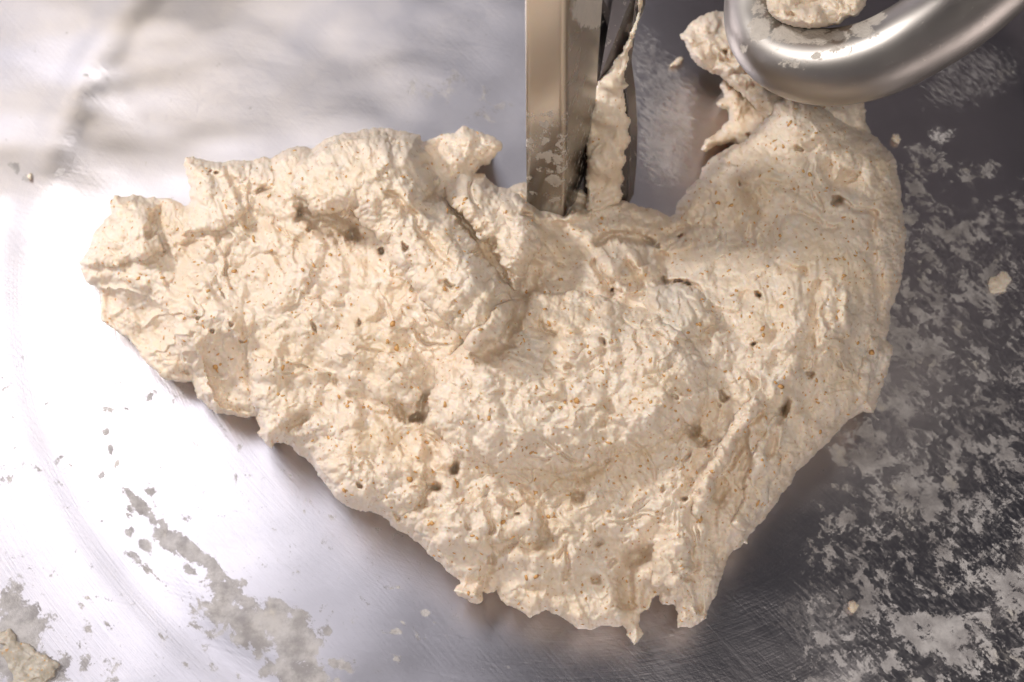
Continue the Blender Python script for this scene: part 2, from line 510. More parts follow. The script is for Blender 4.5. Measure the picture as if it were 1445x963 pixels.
def dough(name, outline, ctrl, rim, seed, parent=None, step=1.0, sig=70, wprof=85, flows=((0, 0, 40),), rough=1.0,
          feats=None, contact=0.0, inset=40, jag=2.2, thick=None, smooth_zones=(), dry=()):
    outline = np.array(outline, float)
    x0, y0 = outline.min(0) - 14; x1, y1 = outline.max(0) + 14
    xs = np.arange(x0, x1, step); ys = np.arange(y0, y1, step)
    X, Y = np.meshgrid(xs, ys)
    # signed distance at half resolution, then a ragged torn edge
    Xh, Yh = X[::2, ::2], Y[::2, ::2]

    def up(a):
        H, W = X.shape
        yi = np.minimum(np.arange(H) / 2, a.shape[0] - 1.001); xi = np.minimum(np.arange(W) / 2, a.shape[1] - 1.001)
        yf = (yi % 1)[:, None]; xf = (xi % 1)[None]
        yi = yi.astype(int); xi = xi.astype(int)
        return ((a[yi][:, xi] * (1 - xf) + a[yi][:, xi + 1] * xf) * (1 - yf) + (a[yi + 1][:, xi] * (1 - xf) + a[yi + 1][:, xi + 1] * xf) * yf)
    sd = up(poly_sdf(outline, Xh, Yh))
    sd = sd + jag * (1.3 * fbm(X, Y, 26, 2, 0.6, seed + 3) + 1.0 * fbm(X, Y, 10, 2, 0.6, seed + 9))
    d = np.maximum(sd, 0)
    zc = heights(ctrl, X, Y, sig)
    zr = heights(rim, X, Y, sig)
    t = np.clip(d / wprof, 0, 1)
    prof = np.sqrt(1 - (1 - t) ** 2.2)
    z = zr + (zc - zr) * prof                                       # centimetres here
    edge = smooth(0, 10, d)
    # flow of the stretched gluten
    ca = 0; sa = 0
    for fx, fy, a in flows:
        wgt = 1.0 / ((X - fx) ** 2 + (Y - fy) ** 2 + 400)
        ca = ca + wgt * math.cos(2 * rad(a)); sa = sa + wgt * math.sin(2 * rad(a))
    ang = 0.5 * np.arctan2(sa, ca) + 0.75 * fbm(X, Y, 90, 3, 0.6, seed + 20)
    amp = np.full(X.shape, rough)
    for sx_, sy_, sr_, sv_ in smooth_zones:
        g = np.exp(-((X - sx_) ** 2 + (Y - sy_) ** 2) / sr_ ** 2)
        amp = amp * (1 - g) + rough * sv_ * g
    wx = X + 14 * fbm(X, Y, 60, 3, 0.55, seed + 1); wy = Y + 14 * fbm(X, Y, 60, 3, 0.55, seed + 2)
    # named folds, flaps, ridges and holes
    dz = np.zeros(X.shape); open_ = np.zeros(X.shape)
    f = feats or {}
    jx = X + 6 * fbm(X, Y, 20, 3, 0.6, seed + 40) + 12 * fbm(X, Y, 60, 2, 0.5, seed + 42); jy = Y + 6 * fbm(X, Y, 20, 3, 0.6, seed + 41) + 12 * fbm(X, Y, 60, 2, 0.5, seed + 43)
    for pts, h, wd, fade in f.get('flap', ()):
        pts = np.array(pts, float)
        bx0, by0 = pts.min(0) - 12; bx1, by1 = pts.max(0) + 12
        i0, i1 = np.searchsorted(ys, [by0, by1]); k0, k1 = np.searchsorted(xs, [bx0, bx1])
        sl = (slice(max(i0, 0), i1), slice(max(k0, 0), k1))
        s = np.maximum(poly_sdf(pts, jx[sl], jy[sl]), 0)
        q = np.clip(s / wd, 0, 1)
        v = h * np.sqrt(1 - (1 - q) ** 2.4)
        if fade:
            ax, ay, bx, by = fade
            L = (bx - ax) ** 2 + (by - ay) ** 2
            v = v * smooth(0, 1, ((X[sl] - ax) * (bx - ax) + (Y[sl] - ay) * (by - ay)) / L)
        dz[sl] += v * 1.45
    for pts, h, wd in f.get('stroke', ()):
        dd = line_dist(pts, jx, jy)
        dz += 1.25 * h * np.exp(-(dd / wd) ** 2)
    for x, y, rx, ry, a, h in f.get('pit', ()):
        c, n = math.cos(rad(a)), math.sin(rad(a))
        u = ((jx - x) * c + (jy - y) * n) / rx; v = (-(jx - x) * n + (jy - y) * c) / ry
        k_ = 1.75 if max(rx, ry) < 12 else 1.0            # small holes are narrow and deep
        dz += -(1.35 if k_ > 1 else 0.9) * h * np.exp(-((u * u + v * v) * k_) ** 1.15)
        open_ = np.maximum(open_, np.exp(-(u * u + v * v) / 5))
    z = z + dz * smooth(-2, 14, d)
    # procedural relief, coarse to fine
    m1 = fbm(wx, wy, 85, 3, 0.5, seed + 4)
    m2 = billow(wx, wy, 52, 3, 0.5, seed + 5)
    m3 = billow(wx, wy, 34, 2, 0.35, seed + 6)
    patch = smooth(-0.35, 0.45, fbm(X, Y, 110, 3, 0.5, seed + 50))    # crumbly here, stretched there
    s1 = lic(blur(rng.randn(*X.shape), 4.2), ang, 24)
    s2 = lic(blur(rng.randn(*X.shape), 1.5), ang + 0.25 * fbm(X, Y, 40, 2, 0.5, seed + 60), 14)
    g1 = blur(rng.randn(*X.shape), 2.7); g1 /= g1.std()
    g2 = blur(rng.randn(*X.shape), 1.3); g2 /= g2.std()
    g3 = blur(rng.randn(*X.shape), 5.0); g3 /= g3.std()
    g4 = blur(rng.randn(*X.shape), 10.0); g4 /= g4.std()
    # overlapping sheets: a slow rise, then a sharp drop
    es = min(1.0, wprof / 70.0)
    n = 3.2 * fbm(wx, wy, 120, 4, 0.5, seed + 90)
    fr = n - np.floor(n)
    saw = np.minimum(fr / 0.93, (1 - fr) / 0.07) - 0.45
    n2 = 3.0 * fbm(wx, wy, 48, 3, 0.5, seed + 95)
    fr2 = n2 - np.floor(n2)
    saw2 = np.minimum(fr2 / 0.78, (1 - fr2) / 0.22) - 0.45
    fold = smooth(-0.15, 0.35, fbm(X, Y, 95, 2, 0.5, seed + 91)); fold2 = smooth(-0.05, 0.4, fbm(X, Y, 70, 2, 0.5, seed + 92))
    nx_ = X + 5 * fbm(X, Y, 18, 2, 0.6, seed + 61); ny_ = Y + 5 * fbm(X, Y, 18, 2, 0.6, seed + 62)
    k1 = nodules(nx_, ny_, 30, seed + 1); k2 = nodules(nx_, ny_, 15, seed + 2); k3 = nodules(X + 0.4 * (nx_ - X), Y + 0.4 * (ny_ - Y), 8, seed + 3)
    crumb_ = np.clip(0.22 + 0.85 * patch + 0.5 * smooth(45, 5, d), 0, 1.15)
    z = z + amp * edge * (0.62 * m1 + 0.44 * m2 + 0.30 * saw * fold + 0.06 * saw2 * fold2 + 0.16 * g4) * smooth(0, 40 * es, d)
    z = z + amp * smooth(0, 18 * es, d) * (m3 * 0.03 + g3 * 0.05 + (0.40 * k1 + 0.165 * k2) * crumb_ + np.clip(s1, -2.5, 2.2) * (0.085 - 0.055 * patch))
    z = z + (0.35 + 0.65 * amp) * smooth(0, 8, d) * (np.clip(s2, -2.2, 2.2) * (0.026 - 0.016 * patch) + g1 * 0.024 + g2 * 0.008 + 0.062 * k3 * crumb_)
    # short tears along the flow, one side lifted
    r3 = np.random.RandomState(seed + 500)
    for k in range(int(f.get('tears', 0))):
        x = r3.uniform(x0, x1); y = r3.uniform(y0, y1)
        i = int((y - y0) / step); q = int((x - x0) / step)
        if not (50 < i < X.shape[0] - 50 and 50 < q < X.shape[1] - 50) or sd[i, q] < 22: continue
        if r3.rand() > 0.35 + 0.65 * min(amp[i, q], 1): continue
        L_ = r3.uniform(9, 30); wd = r3.uniform(2.2, 5.0); a = ang[i, q] + r3.uniform(-.5, .5); bend = r3.uniform(-.5, .5)
        sl = (slice(i - 50, i + 50), slice(q - 50, q + 50))
        c, n = math.cos(a), math.sin(a)
        u = (jx[sl] - jx[i, q]) * c + (jy[sl] - jy[i, q]) * n; v = -(jx[sl] - jx[i, q]) * n + (jy[sl] - jy[i, q]) * c
        v = v - bend * u * u / L_
        env = np.exp(-(u / L_) ** 4)
        z[sl] += env * (-r3.uniform(0.25, 0.6) * np.exp(-(v / wd) ** 2) + r3.uniform(0.05, 0.22) * np.exp(-((v - wd * 2.0) / (wd * 1.4)) ** 2))
    # scattered torn holes
    hn = rng.randint(0, 1 << 30)
    r2 = np.random.RandomState(hn % 99991)
    for k in range(int(f.get('holes', 0))):
        x = r2.uniform(x0, x1); y = r2.uniform(y0, y1)
        rr = r2.uniform(1.6, 4.2) * (1.6 if r2.rand() < 0.12 else 1)
        i = int((y - y0) / step); q = int((x - x0) / step); b = int(4 * rr / step) + 2
        if not (b < i < X.shape[0] - b and b < q < X.shape[1] - b) or sd[i, q] < 12: continue
        sl = (slice(i - b, i + b), slice(q - b, q + b))
        a = ang[i, q] + r2.uniform(-.4, .4); c, n = math.cos(a), math.sin(a)
        u = ((jx[sl] - jx[i, q]) * c + (jy[sl] - jy[i, q]) * n) / (rr * r2.uniform(1.2, 3.2)); v = (-(jx[sl] - jx[i, q]) * n + (jy[sl] - jy[i, q]) * c) / rr
        z[sl] -= r2.uniform(0.3, 0.9) * np.exp(-((u * u + v * v) * 1.5) ** 1.1)
        open_[sl] = np.maximum(open_[sl], np.exp(-(u * u + v * v) / 5))
    # lips: what stands proud leans down-slope and hangs over what lies below
    zb = blur(z, 9); hp = np.clip((z - zb) * 2.2, -1, 1)
    gy, gx = np.gradient(blur(z, 4.0), step)
    gl = np.sqrt(gx * gx + gy * gy) + 1e-6
    lean = np.clip((gl - 0.028) * 30, 0, 4.5) * smooth(-0.1, 0.8, hp) * smooth(4, 22, d) * (1 - 0.9 * open_)
    XX = X - gx / gl * lean; YY = Y - gy / gl * lean
    z = np.maximum(z, contact * 100 + 0.10)
    V = P(XX, YY, z / 100.0)
    inside = sd > 0
    idx = np.full(X.shape, -1, np.int64)
    q = inside[:-1, :-1] & inside[1:, :-1] & inside[:-1, 1:] & inside[1:, 1:]
    used = np.zeros(X.shape, bool)
    used[:-1, :-1] |= q; used[1:, :-1] |= q; used[:-1, 1:] |= q; used[1:, 1:] |= q
    idx[used] = np.arange(used.sum())
    faces = np.stack([idx[1:, :-1][q], idx[1:, 1:][q], idx[:-1, 1:][q], idx[:-1, :-1][q]], -1)
    verts = V[used]
    # the underside: from the rim back in under the mass and down
    e = np.concatenate([faces[:, [0, 1]], faces[:, [1, 2]], faces[:, [2, 3]], faces[:, [3, 0]]])
    key = e[:, 0] * 10 ** 7 + e[:, 1]; rkey = e[:, 1] * 10 ** 7 + e[:, 0]
    be = e[~np.isin(key, rkey)]
    bv = np.unique(be)
    gyd, gxd = np.gradient(blur(sd, 4), step)
    fx = X[used][bv]; fy = Y[used][bv]
    nx = gxd[used][bv]; ny = gyd[used][bv]; nl = np.sqrt(nx * nx + ny * ny) + 1e-6
    nx /= nl; ny /= nl
    zz = z[used][bv] / 100.0
    lo = contact if thick is None else None
    off = len(verts); rings = [bv]
    sched = ((0.02, 0.16), (0.10, 0.40), (0.36, 0.74), (1.0, 1.02))
    allv = [verts]
    for kk, (di, dzf) in enumerate(sched):
        base = (contact if thick is None else zz - thick)
        zn = zz + (base - zz) * dzf
        tt = np.full(len(bv), inset * di)
        for _ in range(7):                                # stay well inside thin tips
            qi = np.clip(((fy + ny * tt - y0) / step).astype(int), 0, X.shape[0] - 1); qk = np.clip(((fx + nx * tt - x0) / step).astype(int), 0, X.shape[1] - 1)
            tt = np.where(sd[qi, qk] < 0.55 * tt, tt * 0.6, tt)
        jit = 0.0012 * fbm(fx + 50 * kk, fy, 14, 2, 0.6, seed + 70 + kk) if kk < 3 else 0
        allv.append(P(fx + nx * tt, fy + ny * tt, zn + jit))
        rings.append(np.arange(off, off + len(bv))); off += len(bv)
    lut = np.zeros(used.sum(), np.int64); lut[bv] = np.arange(len(bv))
    b0, b1 = lut[be[:, 0]], lut[be[:, 1]]
    sk = [np.stack([rings[i][b1], rings[i][b0], rings[i + 1][b0], rings[i + 1][b1]], -1) for i in range(len(sched))]
    verts = np.concatenate(allv); faces = np.concatenate([faces] + sk)
    dr = np.zeros(X.shape)
    for x, y, r, s in dry:
        dr = np.maximum(dr, s * smooth(r * 1.4, r * 0.5, np.hypot(wx - x, wy - y)))
    dr = np.clip(dr * (0.75 + 0.7 * fbm(X, Y, 12, 3, 0.6, seed + 80)), 0, 1)
    dry_v = np.concatenate([dr[used], np.zeros(len(verts) - used.sum())])
    o = mesh_obj(name, verts, faces, M_DOUGH, parent, attrs={'dry': dry_v})
    info = dict(X=XX, Y=YY, Z=z / 100.0, sd=sd, x0=x0, y0=y0, step=step)
    return o, info


MAIN = [(258,232),(262,222),(272,220),(290,226),(305,228),(330,226),(345,224),(358,226),(372,220),(382,224),(395,216),(410,208),(425,206),(440,210),(452,198),(470,190),(490,187),(512,182),(530,181),(548,180),(562,184),(578,187),(592,190),(598,200),
 (608,196),(625,190),(640,186),(652,178),(668,182),(684,188),(700,195),(709,204),(708,212),(700,220),(692,232),(678,236),(672,244),(684,246),(692,256),(705,264),(718,264),(732,258),(745,258),(770,252),(800,256),(822,268),(832,280),(842,274),(858,279),(880,282),
 (900,290),(930,297),(945,306),(953,300),(955,285),(965,275),(975,262),(985,250),(990,238),(1000,228),(1015,215),(1030,207),(1050,198),(1065,185),(1075,172),(1085,160),(1088,148),(1090,140),(1105,138),(1112,130),(1120,133),(1135,138),(1150,143),(1158,150),(1175,160),(1190,172),(1205,178),(1225,185),(1238,193),(1243,203),(1257,213),(1265,225),(1268,245),(1272,265),(1273,285),(1277,310),(1279,335),(1278,360),(1274,385),(1270,405),(1262,425),(1256,445),(1255,465),(1252,480),(1260,488),(1259,500),(1254,520),(1247,545),(1240,560),(1233,585),(1218,582),(1210,588),(1195,595),(1182,610),(1165,630),(1145,648),(1125,668),(1112,690),(1100,705),(1085,725),(1070,742),(1057,760),(1055,768),(1050,768),(1040,775),(1028,785),(1022,805),(1018,822),(1012,838),(1005,850),(1000,862),(998,873),(985,880),(978,887),(965,885),(955,886),(953,875),(955,865),(950,855),(933,853),(928,842),(920,845),(915,860),(905,868),(902,880),(908,895),(905,902),(895,909),(888,900),(884,897),(886,890),(878,884),(868,885),(850,884),(838,888),(830,890),(815,889),(805,882),(795,872),(780,868),(770,862),(760,868),(750,874),(745,872),(735,862),(715,855),(703,842),(700,834),(692,838),(682,836),(681,850),(675,854),(660,850),(645,842),(638,833),(652,823),(648,818),(632,808),(620,795),(605,783),(590,768),(575,755),(560,748),(548,737),(535,727),(520,723),(508,722),(495,718),(482,711),(472,702),(465,690),(456,680),(447,670),(440,658),(432,648),(420,640),(408,628),(400,625),(388,626),(385,635),(376,628),(368,618),(362,612),(366,605),(360,590),(340,590),(320,586),(305,583),(295,578),(288,570),(278,562),(275,548),(270,540),(255,540),(240,538),(225,530),(213,520),(200,508),(192,490),(180,478),(168,470),(152,462),(142,455),(140,440),(141,428),(140,415),(132,405),(122,398),(118,388),(112,378),(110,368),(120,358),(128,348),(130,332),(140,318),(148,308),(157,303),(157,295),(154,290),(160,276),(172,277),(188,274),(205,280),(220,278),(240,279),(252,286),(263,290),(268,285),(268,270),(266,255),(262,245)]

CTRL = [(150,340,6.0),(185,450,5.0),(230,360,7.0),(300,300,8),(300,440,8.2),(320,540,6.2),(300,245,7.2),(450,250,10),(550,240,11),(640,215,7.0),(690,215,6.2),(450,420,9.8),(400,560,7.4),(550,450,11),(650,400,11.5),(740,340,8.6),(690,290,10),
        (790,312,6.4),(870,300,6.0),(930,318,5.2),(870,400,8.6),(850,520,10.5),(700,560,10.6),(550,650,8.2),(650,720,8.8),(780,760,8.2),(850,850,6),(960,800,7),(960,500,11),(1000,650,9.6),(1080,550,11),(1150,450,11.5),
        (1200,350,11),(1000,280,7.2),(1080,220,11),(1130,160,12),(1200,240,10.6),(1240,500,7.5),(1150,600,8.2),(1060,700,7.6),(660,830,5),(900,895,4.6)]
RIM = [(110,370,2.2),(160,280,2.5),(260,235,5),(400,215,6),(530,185,7.5),(650,182,5.2),(700,205,5),(690,245,3),(740,258,3),(850,276,4.5),(945,306,3.2),(980,255,4.6),(1090,150,8),(1150,145,9),(1240,200,6),(1275,330,4.5),(1256,480,3.2),(1230,580,2.0),(1120,680,2.6),(1020,800,3.0),(970,885,3.2),
       (895,905,3.6),(800,880,3.4),(700,840,3.6),(650,840,3.4),(590,770,3.2),(480,710,2.4),(400,626,3.0),(380,634,3.4),(330,588,1.6),(270,545,1.5),(200,505,2.0),(142,440,2.3)]
FLOW = [(200,350,60),(190,460,45),(320,480,52),(330,560,40),(450,300,45),(520,230,70),(650,400,48),(560,600,30),(450,600,35),(720,600,15),(800,500,15),(850,380,60),(900,600,10),(1000,350,80),(1100,220,25),(1200,260,45),(1230,330,70),(1180,420,88),(1080,480,85),(1060,620,108),(1000,720,105),(1100,620,112),(780,780,80),(880,780,60),(650,740,60),(600,700,40)]
FEATS = dict(
    holes=48, tears=110,
    flap=[
        # the big tongue folded over from the upper left, and the crumbly lobe behind it
        ([(450,200),(520,185),(595,188),(612,230),(618,275),(642,300),(682,365),(722,405),(716,450),(702,478),(672,496),(655,488),(632,452),(592,420),(560,372),(530,325),(500,298),(440,296),(415,270),(425,225)], 2.8, 44, None),
        ([(625,272),(650,246),(690,250),(720,265),(752,290),(760,320),(766,350),(748,380),(728,412),(702,372),(662,322),(635,292)], 2.3, 32, None),
        # upper left lobes
        ([(158,278),(205,278),(228,300),(222,330),(232,352),(205,372),(160,380),(112,372),(130,330)], 0.9, 26, None),
        ([(258,225),(300,226),(350,228),(350,300),(300,330),(262,330),(258,290)], 0.7, 30, None),
        # upper sheet that overhangs the two lower layers on the left
        ([(118,398),(150,409),(205,413),(238,432),(260,478),(274,542),(200,560),(100,470)], -0.9, 9, (262,400,205,470)),
        ([(278,480),(300,560),(330,585),(362,612),(358,560),(352,500),(345,440)], -0.9, 8, (300,450,352,540)),
        ([(358,500),(362,560),(364,612),(386,634),(400,622),(470,600),(450,500)], 0.9, 12, (470,560,372,580)),
        # swirled mound in the middle
        ([(620,520),(700,430),(760,415),(850,415),(960,465),(1000,520),(988,588),(962,610),(905,642),(850,656),(770,668),(700,660),(640,642),(600,600)], 1.5, 56, None),
        ([(905,430),(915,405),(945,393),(975,405),(1000,430),(1006,460),(985,475),(950,482),(920,465)], 0.95, 26, None),
        ([(460,640),(520,650),(600,655),(608,690),(580,718),(520,722),(470,705),(440,660)], 0.8, 30, None),
        ([(530,500),(580,490),(600,520),(592,560),(550,575),(520,550)], 0.7, 18, None),
        # lower shelf with hollow under it
        ([(690,700),(850,690),(860,740),(755,764),(730,757),(700,766),(688,770)], 0.7, 22, (800,690,740,770)),
        ([(640,720),(690,700),(690,780),(650,830),(600,780)], 0.5, 14, None),
        ([(925,770),(965,760),(985,800),(960,830),(925,820)], 0.9, 18, None),
        # strands drawn down on the right
        ([(1075,580),(1060,600),(1030,640),(1005,690),(990,740),(975,730),(985,690),(1005,640),(1035,590),(1060,560)], 0.7, 16, None),
        ([(1115,580),(1100,640),(1085,700),(1050,745),(1035,740),(1050,690),(1065,640),(1090,590)], 0.7, 18, None),
        # floury right flank
        ([(1225,470),(1245,480),(1240,530),(1222,560),(1212,540)], 0.5, 14, None),
        ([(1240,470),(1262,486),(1235,586),(1208,590),(1226,545)], -0.6, 8, None),
    ],
    stroke=[
        ([(428,300),(455,303),(478,318),(498,332)], -2.3, 13), ([(440,315),(470,335)], -1.2, 9),
        ([(418,296),(450,292),(485,298)], 0.7, 7),
        ([(543,278),(560,284),(580,300),(600,330),(640,380)], -0.6, 5),
        ([(622,195),(618,240),(622,278)], -0.7, 12), ([(622,278),(655,320),(690,370)], -0.3, 9),
        ([(760,385),(738,430),(712,484),(680,504)], -1.1, 12),
        ([(738,290),(765,303),(798,314),(828,300)], 0.6, 7), ([(742,284),(752,296)], 0.5, 5), ([(800,308),(812,300)], 0.7, 5),
        ([(556,566),(572,588),(592,588),(600,560)], -0.8, 7), ([(500,560),(530,570),(556,566)], -0.5, 6),
        ([(600,640),(612,665),(640,660)], -0.7, 8), ([(560,710),(590,712),(610,690)], -0.6, 8),
        ([(690,690),(684,720),(688,752)], -0.4, 5), ([(700,770),(760,765)], -0.7, 10),
        ([(684,790),(676,820),(682,835)], -0.8, 7), ([(640,836),(668,842),(680,800)], 0.5, 6),
        ([(764,720),(768,760)], -0.8, 7), ([(788,790),(800,775),(806,800),(800,820)], -0.6, 5),
        ([(885,850),(880,820),(890,790),(912,780)], -1.5, 13), ([(915,860),(918,830)], -1.0, 10),
        ([(866,728),(900,722),(935,728)], -0.25, 3), ([(866,738),(905,732),(940,738)], -0.25, 3),
        ([(1040,630),(1025,660),(1012,700)], -1.1, 11), ([(1000,600),(985,650),(978,690)], -0.5, 9), ([(975,605),(985,625)], -1.0, 7),
        ([(1112,572),(1095,600),(1088,640)], -1.0, 8), ([(1008,690),(1002,730),(1010,770)], -0.5, 10),
        ([(975,795),(990,820),(985,850)], -0.8, 9), ([(968,830),(972,870)], -0.6, 6),
        ([(850,345),(872,333),(902,338)], -1.2, 8), ([(842,372),(858,396),(868,412)], -1.1, 7), ([(858,368),(876,392),(884,410)], 0.5, 6), ([(885,375),(905,395)], -0.6, 6), ([(930,360),(936,385)], -1.2, 11),
        ([(872,372),(890,362),(905,380)], 0.5, 7), ([(750,370),(742,410),(735,450)], -0.6, 9),
        ([(945,392),(968,398),(985,415)], -0.7, 4), ([(940,325),(960,318),(1000,322)], -0.4, 6),
        ([(1065,345),(1090,360),(1130,385)], -0.4, 5), ([(1120,300),(1150,310),(1180,325)], -0.35, 5), ([(1165,240),(1180,262),(1210,250)], -0.7, 10),
        ([(1225,300),(1235,380),(1240,450)], -0.5, 7), ([(1150,400),(1148,460),(1135,520)], -0.45, 6), ([(1190,420),(1195,470),(1185,520)], 0.4, 7), ([(1120,430),(1118,500)], 0.4, 8),
        ([(1080,260),(1120,262),(1160,290)], -0.3, 6), ([(1060,210),(1110,215),(1150,200)], -0.3, 7),
        ([(222,300),(218,325),(212,332)], -0.9, 6), ([(232,350),(228,290)], -0.6, 8), ([(340,260),(338,290),(352,300),(372,262)], -0.5, 5),
        ([(250,345),(290,345),(300,352)], -0.4, 5), ([(140,400),(190,410),(215,415)], -0.3, 6),
        ([(352,400),(345,440),(352,500),(357,560)], -0.3, 9), ([(240,440),(270,470),(320,540)], 0.35, 6), ([(280,400),(320,450),(345,490)], 0.3, 7),
        ([(390,620),(410,600),(430,590)], -0.6, 9), ([(515,580),(535,585)], -0.6, 9), ([(740,650),(800,668),(850,660)], -0.35, 7),
        ([(600,560),(592,610),(610,640)], -0.4, 6), ([(740,450),(780,470),(850,470)], -0.35, 8), ([(850,500),(862,560),(850,600)], -0.35, 7),
    ],
    pit=[(540,355,6,5,30,1.3), (575,347,6,4,60,1.2), (423,301,5,4,0,1.1), (637,400,8,4,30,1.1), (444,465,4,9,-10,.9), (512,455,4,6,0,.8), (497,335,8,8,0,1.2), (432,322,4,4,0,.9),
         (588,588,8,6,0,1.3), (640,657,7,11,10,1.4), (618,690,7,9,30,1.2), (514,690,4,6,-30,1.0), (722,712,17,7,10,1.0), (728,725,6,3,0,.8), (817,700,7,10,10,.8), (560,724,7,4,30,.8),
         (1185,286,7,6,0,1.7), (1203,258,20,15,20,.7), (1070,417,7,6,30,1.4), (1061,486,8,3,0,.9), (850,483,5,7,-20,1.1), (915,337,10,5,20,1.4), (926,343,5,3,20,.9), (967,332,4,3,0,1.1),
         (937,390,10,5,60,1.0), (957,394,8,3,20,1.1), (970,401,7,3,20,1.1), (868,406,4,5,30,1.2), (978,612,6,14,20,1.5), (1020,560,6,5,0,1.0), (1105,578,11,6,-30,1.3), (1142,530,5,5,0,.9), (1187,512,7,6,0,.8),
         (742,302,8,6,0,.8), (845,765,9,5,-30,.8), (862,795,8,8,0,.7), (840,815,7,7,0,.7), (893,782,14,12,0,1.0), (750,830,14,7,-10,.6), (968,705,6,4,0,.7), (820,283,16,10,0,1.6),
         (990,860,10,12,0,.9), (995,630,5,5,0,.7), (300,470,4,3,30,.8), (325,463,5,3,45,.8), (340,485,5,2,35,.9), (278,450,3,3,0,.7), (306,247,5,3,30,1.0), (295,243,3,2,0,.8), (374,268,10,5,-20,.7)])
main, MI = dough('dough', MAIN, CTRL, RIM, 7, step=1.0, flows=FLOW, feats=FEATS,
                 smooth_zones=((1150, 260, 130, 0.42), (1230, 400, 90, 0.6), (1180, 320, 90, 0.5), (1060, 280, 70, 0.6), (1110, 700, 60, 0.6)),
                 dry=((945, 425, 32, .8), (965, 450, 26, .6), (1228, 510, 22, .7), (330, 560, 26, .4), (860, 290, 30, .35), (470, 240, 25, .35), (880, 735, 22, .4)))
tag(main, 'large ragged mass of pale whole wheat dough flecked with bran', 'dough')


def scatter_bran(info, n, parent, seed):
    """flakes of bran lying in the surface, all joined"""
    r = np.random.RandomState(seed)
    known = [(396,325,6),(570,250,6),(490,573,6),(559,490,7),(594,614,6),(814,566,7),(812,567,5),(889,435,5),(918,509,6),(1102,434,6),(1143,247,6),(1003,257,5),(606,739,5),(487,691,6),(666,756,6),(710,737,5),(345,320,6),(195,393,5),(157,285,6),(1156,608,5),(1062,345,4),(990,362,4),(1070,300,5),(836,420,5)]
    big = [(x, y, s, 1) for x, y, s in known]
    H, W = info['sd'].shape
    while len(big) < n:
        i = r.randint(0, H); k = r.randint(0, W)
        if info['sd'][i, k] > 3: big.append((info['x0'] + k * info['step'], info['y0'] + i * info['step'], r.uniform(1.6, 4.6) * (1.5 if r.rand() < .1 else 1), 0))
    vs = []; fs = []; o = 0
    for x, y, s, kn in big:
        i = int((y - info['y0']) / info['step']); k = int((x - info['x0']) / info['step'])
        if not (2 < i < H - 3 and 2 < k < W - 3): continue
        p = P(info['X'][i, k], info['Y'][i, k], info['Z'][i, k])
        px_ = P(info['X'][i, k + 2], info['Y'][i, k + 2], info['Z'][i, k + 2]) - P(info['X'][i, k - 2], info['Y'][i, k - 2], info['Z'][i, k - 2])
        py_ = P(info['X'][i + 2, k], info['Y'][i + 2, k], info['Z'][i + 2, k]) - P(info['X'][i - 2, k], info['Y'][i - 2, k], info['Z'][i - 2, k])
        nn = np.cross(py_, px_); nn = nn / (np.linalg.norm(nn) + 1e-12)
        if nn[2] < 0: nn = -nn
        nn = nn + r.normal(0, .25, 3); nn /= np.linalg.norm(nn)
        t1 = np.cross(nn, r.normal(0, 1, 3)); t1 /= np.linalg.norm(t1); t2 = np.cross(nn, t1)
        a = s * 0.00042; b = a * r.uniform(.4, .8); m = 7
        ring = [p + t1 * a * math.cos(q) * r.uniform(.75, 1.15) + t2 * b * math.sin(q) * r.uniform(.75, 1.15) + nn * 0.0001 * r.normal() for q in np.arange(m) * 2 * math.pi / m]
        vs += ring + [p + nn * a * 0.32, p - nn * a * 0.3]
        for q in range(m):
            fs += [(o + q, o + (q + 1) % m, o + m), (o + (q + 1) % m, o + q, o + m + 1)]
        o += m + 2
    ob = mesh_obj('bran_flakes', vs, np.array(fs), bran_material('bran', (0.60, 0.30, 0.09), (0.72, 0.45, 0.20)), parent)
    ob['kind'] = 'stuff'
    return ob


scatter_bran(MI, 1150, main, 4)

# flaps of the same dough behind the hook
dough('dough_flap', [(958,52),(965,42),(975,32),(988,22),(1003,17),(1025,15),(1060,30),(1090,80),(1110,130),(1105,160),(1085,175),(1072,160),(1055,142),(1032,122),(1015,108),(1000,102),(985,94),(975,84),(968,68)],
      [(1000,60,9.0),(1050,110,9.5),(1090,150,9.5)], [(960,50,7.0),(1000,100,6.5),(1090,170,7.5)], 101, parent=main, step=1.4, wprof=45, sig=60, rough=1.5, flows=((1000,60,50),), contact=0.03, inset=22, feats=dict(holes=5))
dough('dough_flap', [(990,205),(995,196),(1005,190),(1018,180),(1028,170),(1026,158),(1012,152),(1010,145),(1022,136),(1016,122),(1022,112),(1040,120),(1070,150),(1100,160),(1110,190),(1080,215),(1050,212),(1035,203),(1018,206),(1006,208),(996,216),(988,213)],
      [(1000,205,4.8),(1040,180,5.5),(1080,190,6.5)], [(990,210,3.4),(1020,140,3.2),(1050,205,3.5)], 131, parent=main, step=1.4, wprof=26, sig=50, rough=1.2, flows=((1000,60,70),), contact=0.0, inset=12, feats=dict(holes=4))
dough('dough_flap', [(1140,135),(1180,130),(1216,138),(1222,155),(1221,165),(1229,186),(1232,205),(1200,215),(1160,190)],
      [(1180,160,8.5),(1215,170,7.5)], [(1225,180,6.0),(1200,140,6.0)], 151, parent=main, step=1.4, wprof=30, sig=50, rough=1.0, flows=((1000,60,70),), contact=0.02, inset=10)

# ------------------------------------------------------------------ breaker bar
M_BAR = tool_material('bar_steel', 0.20)


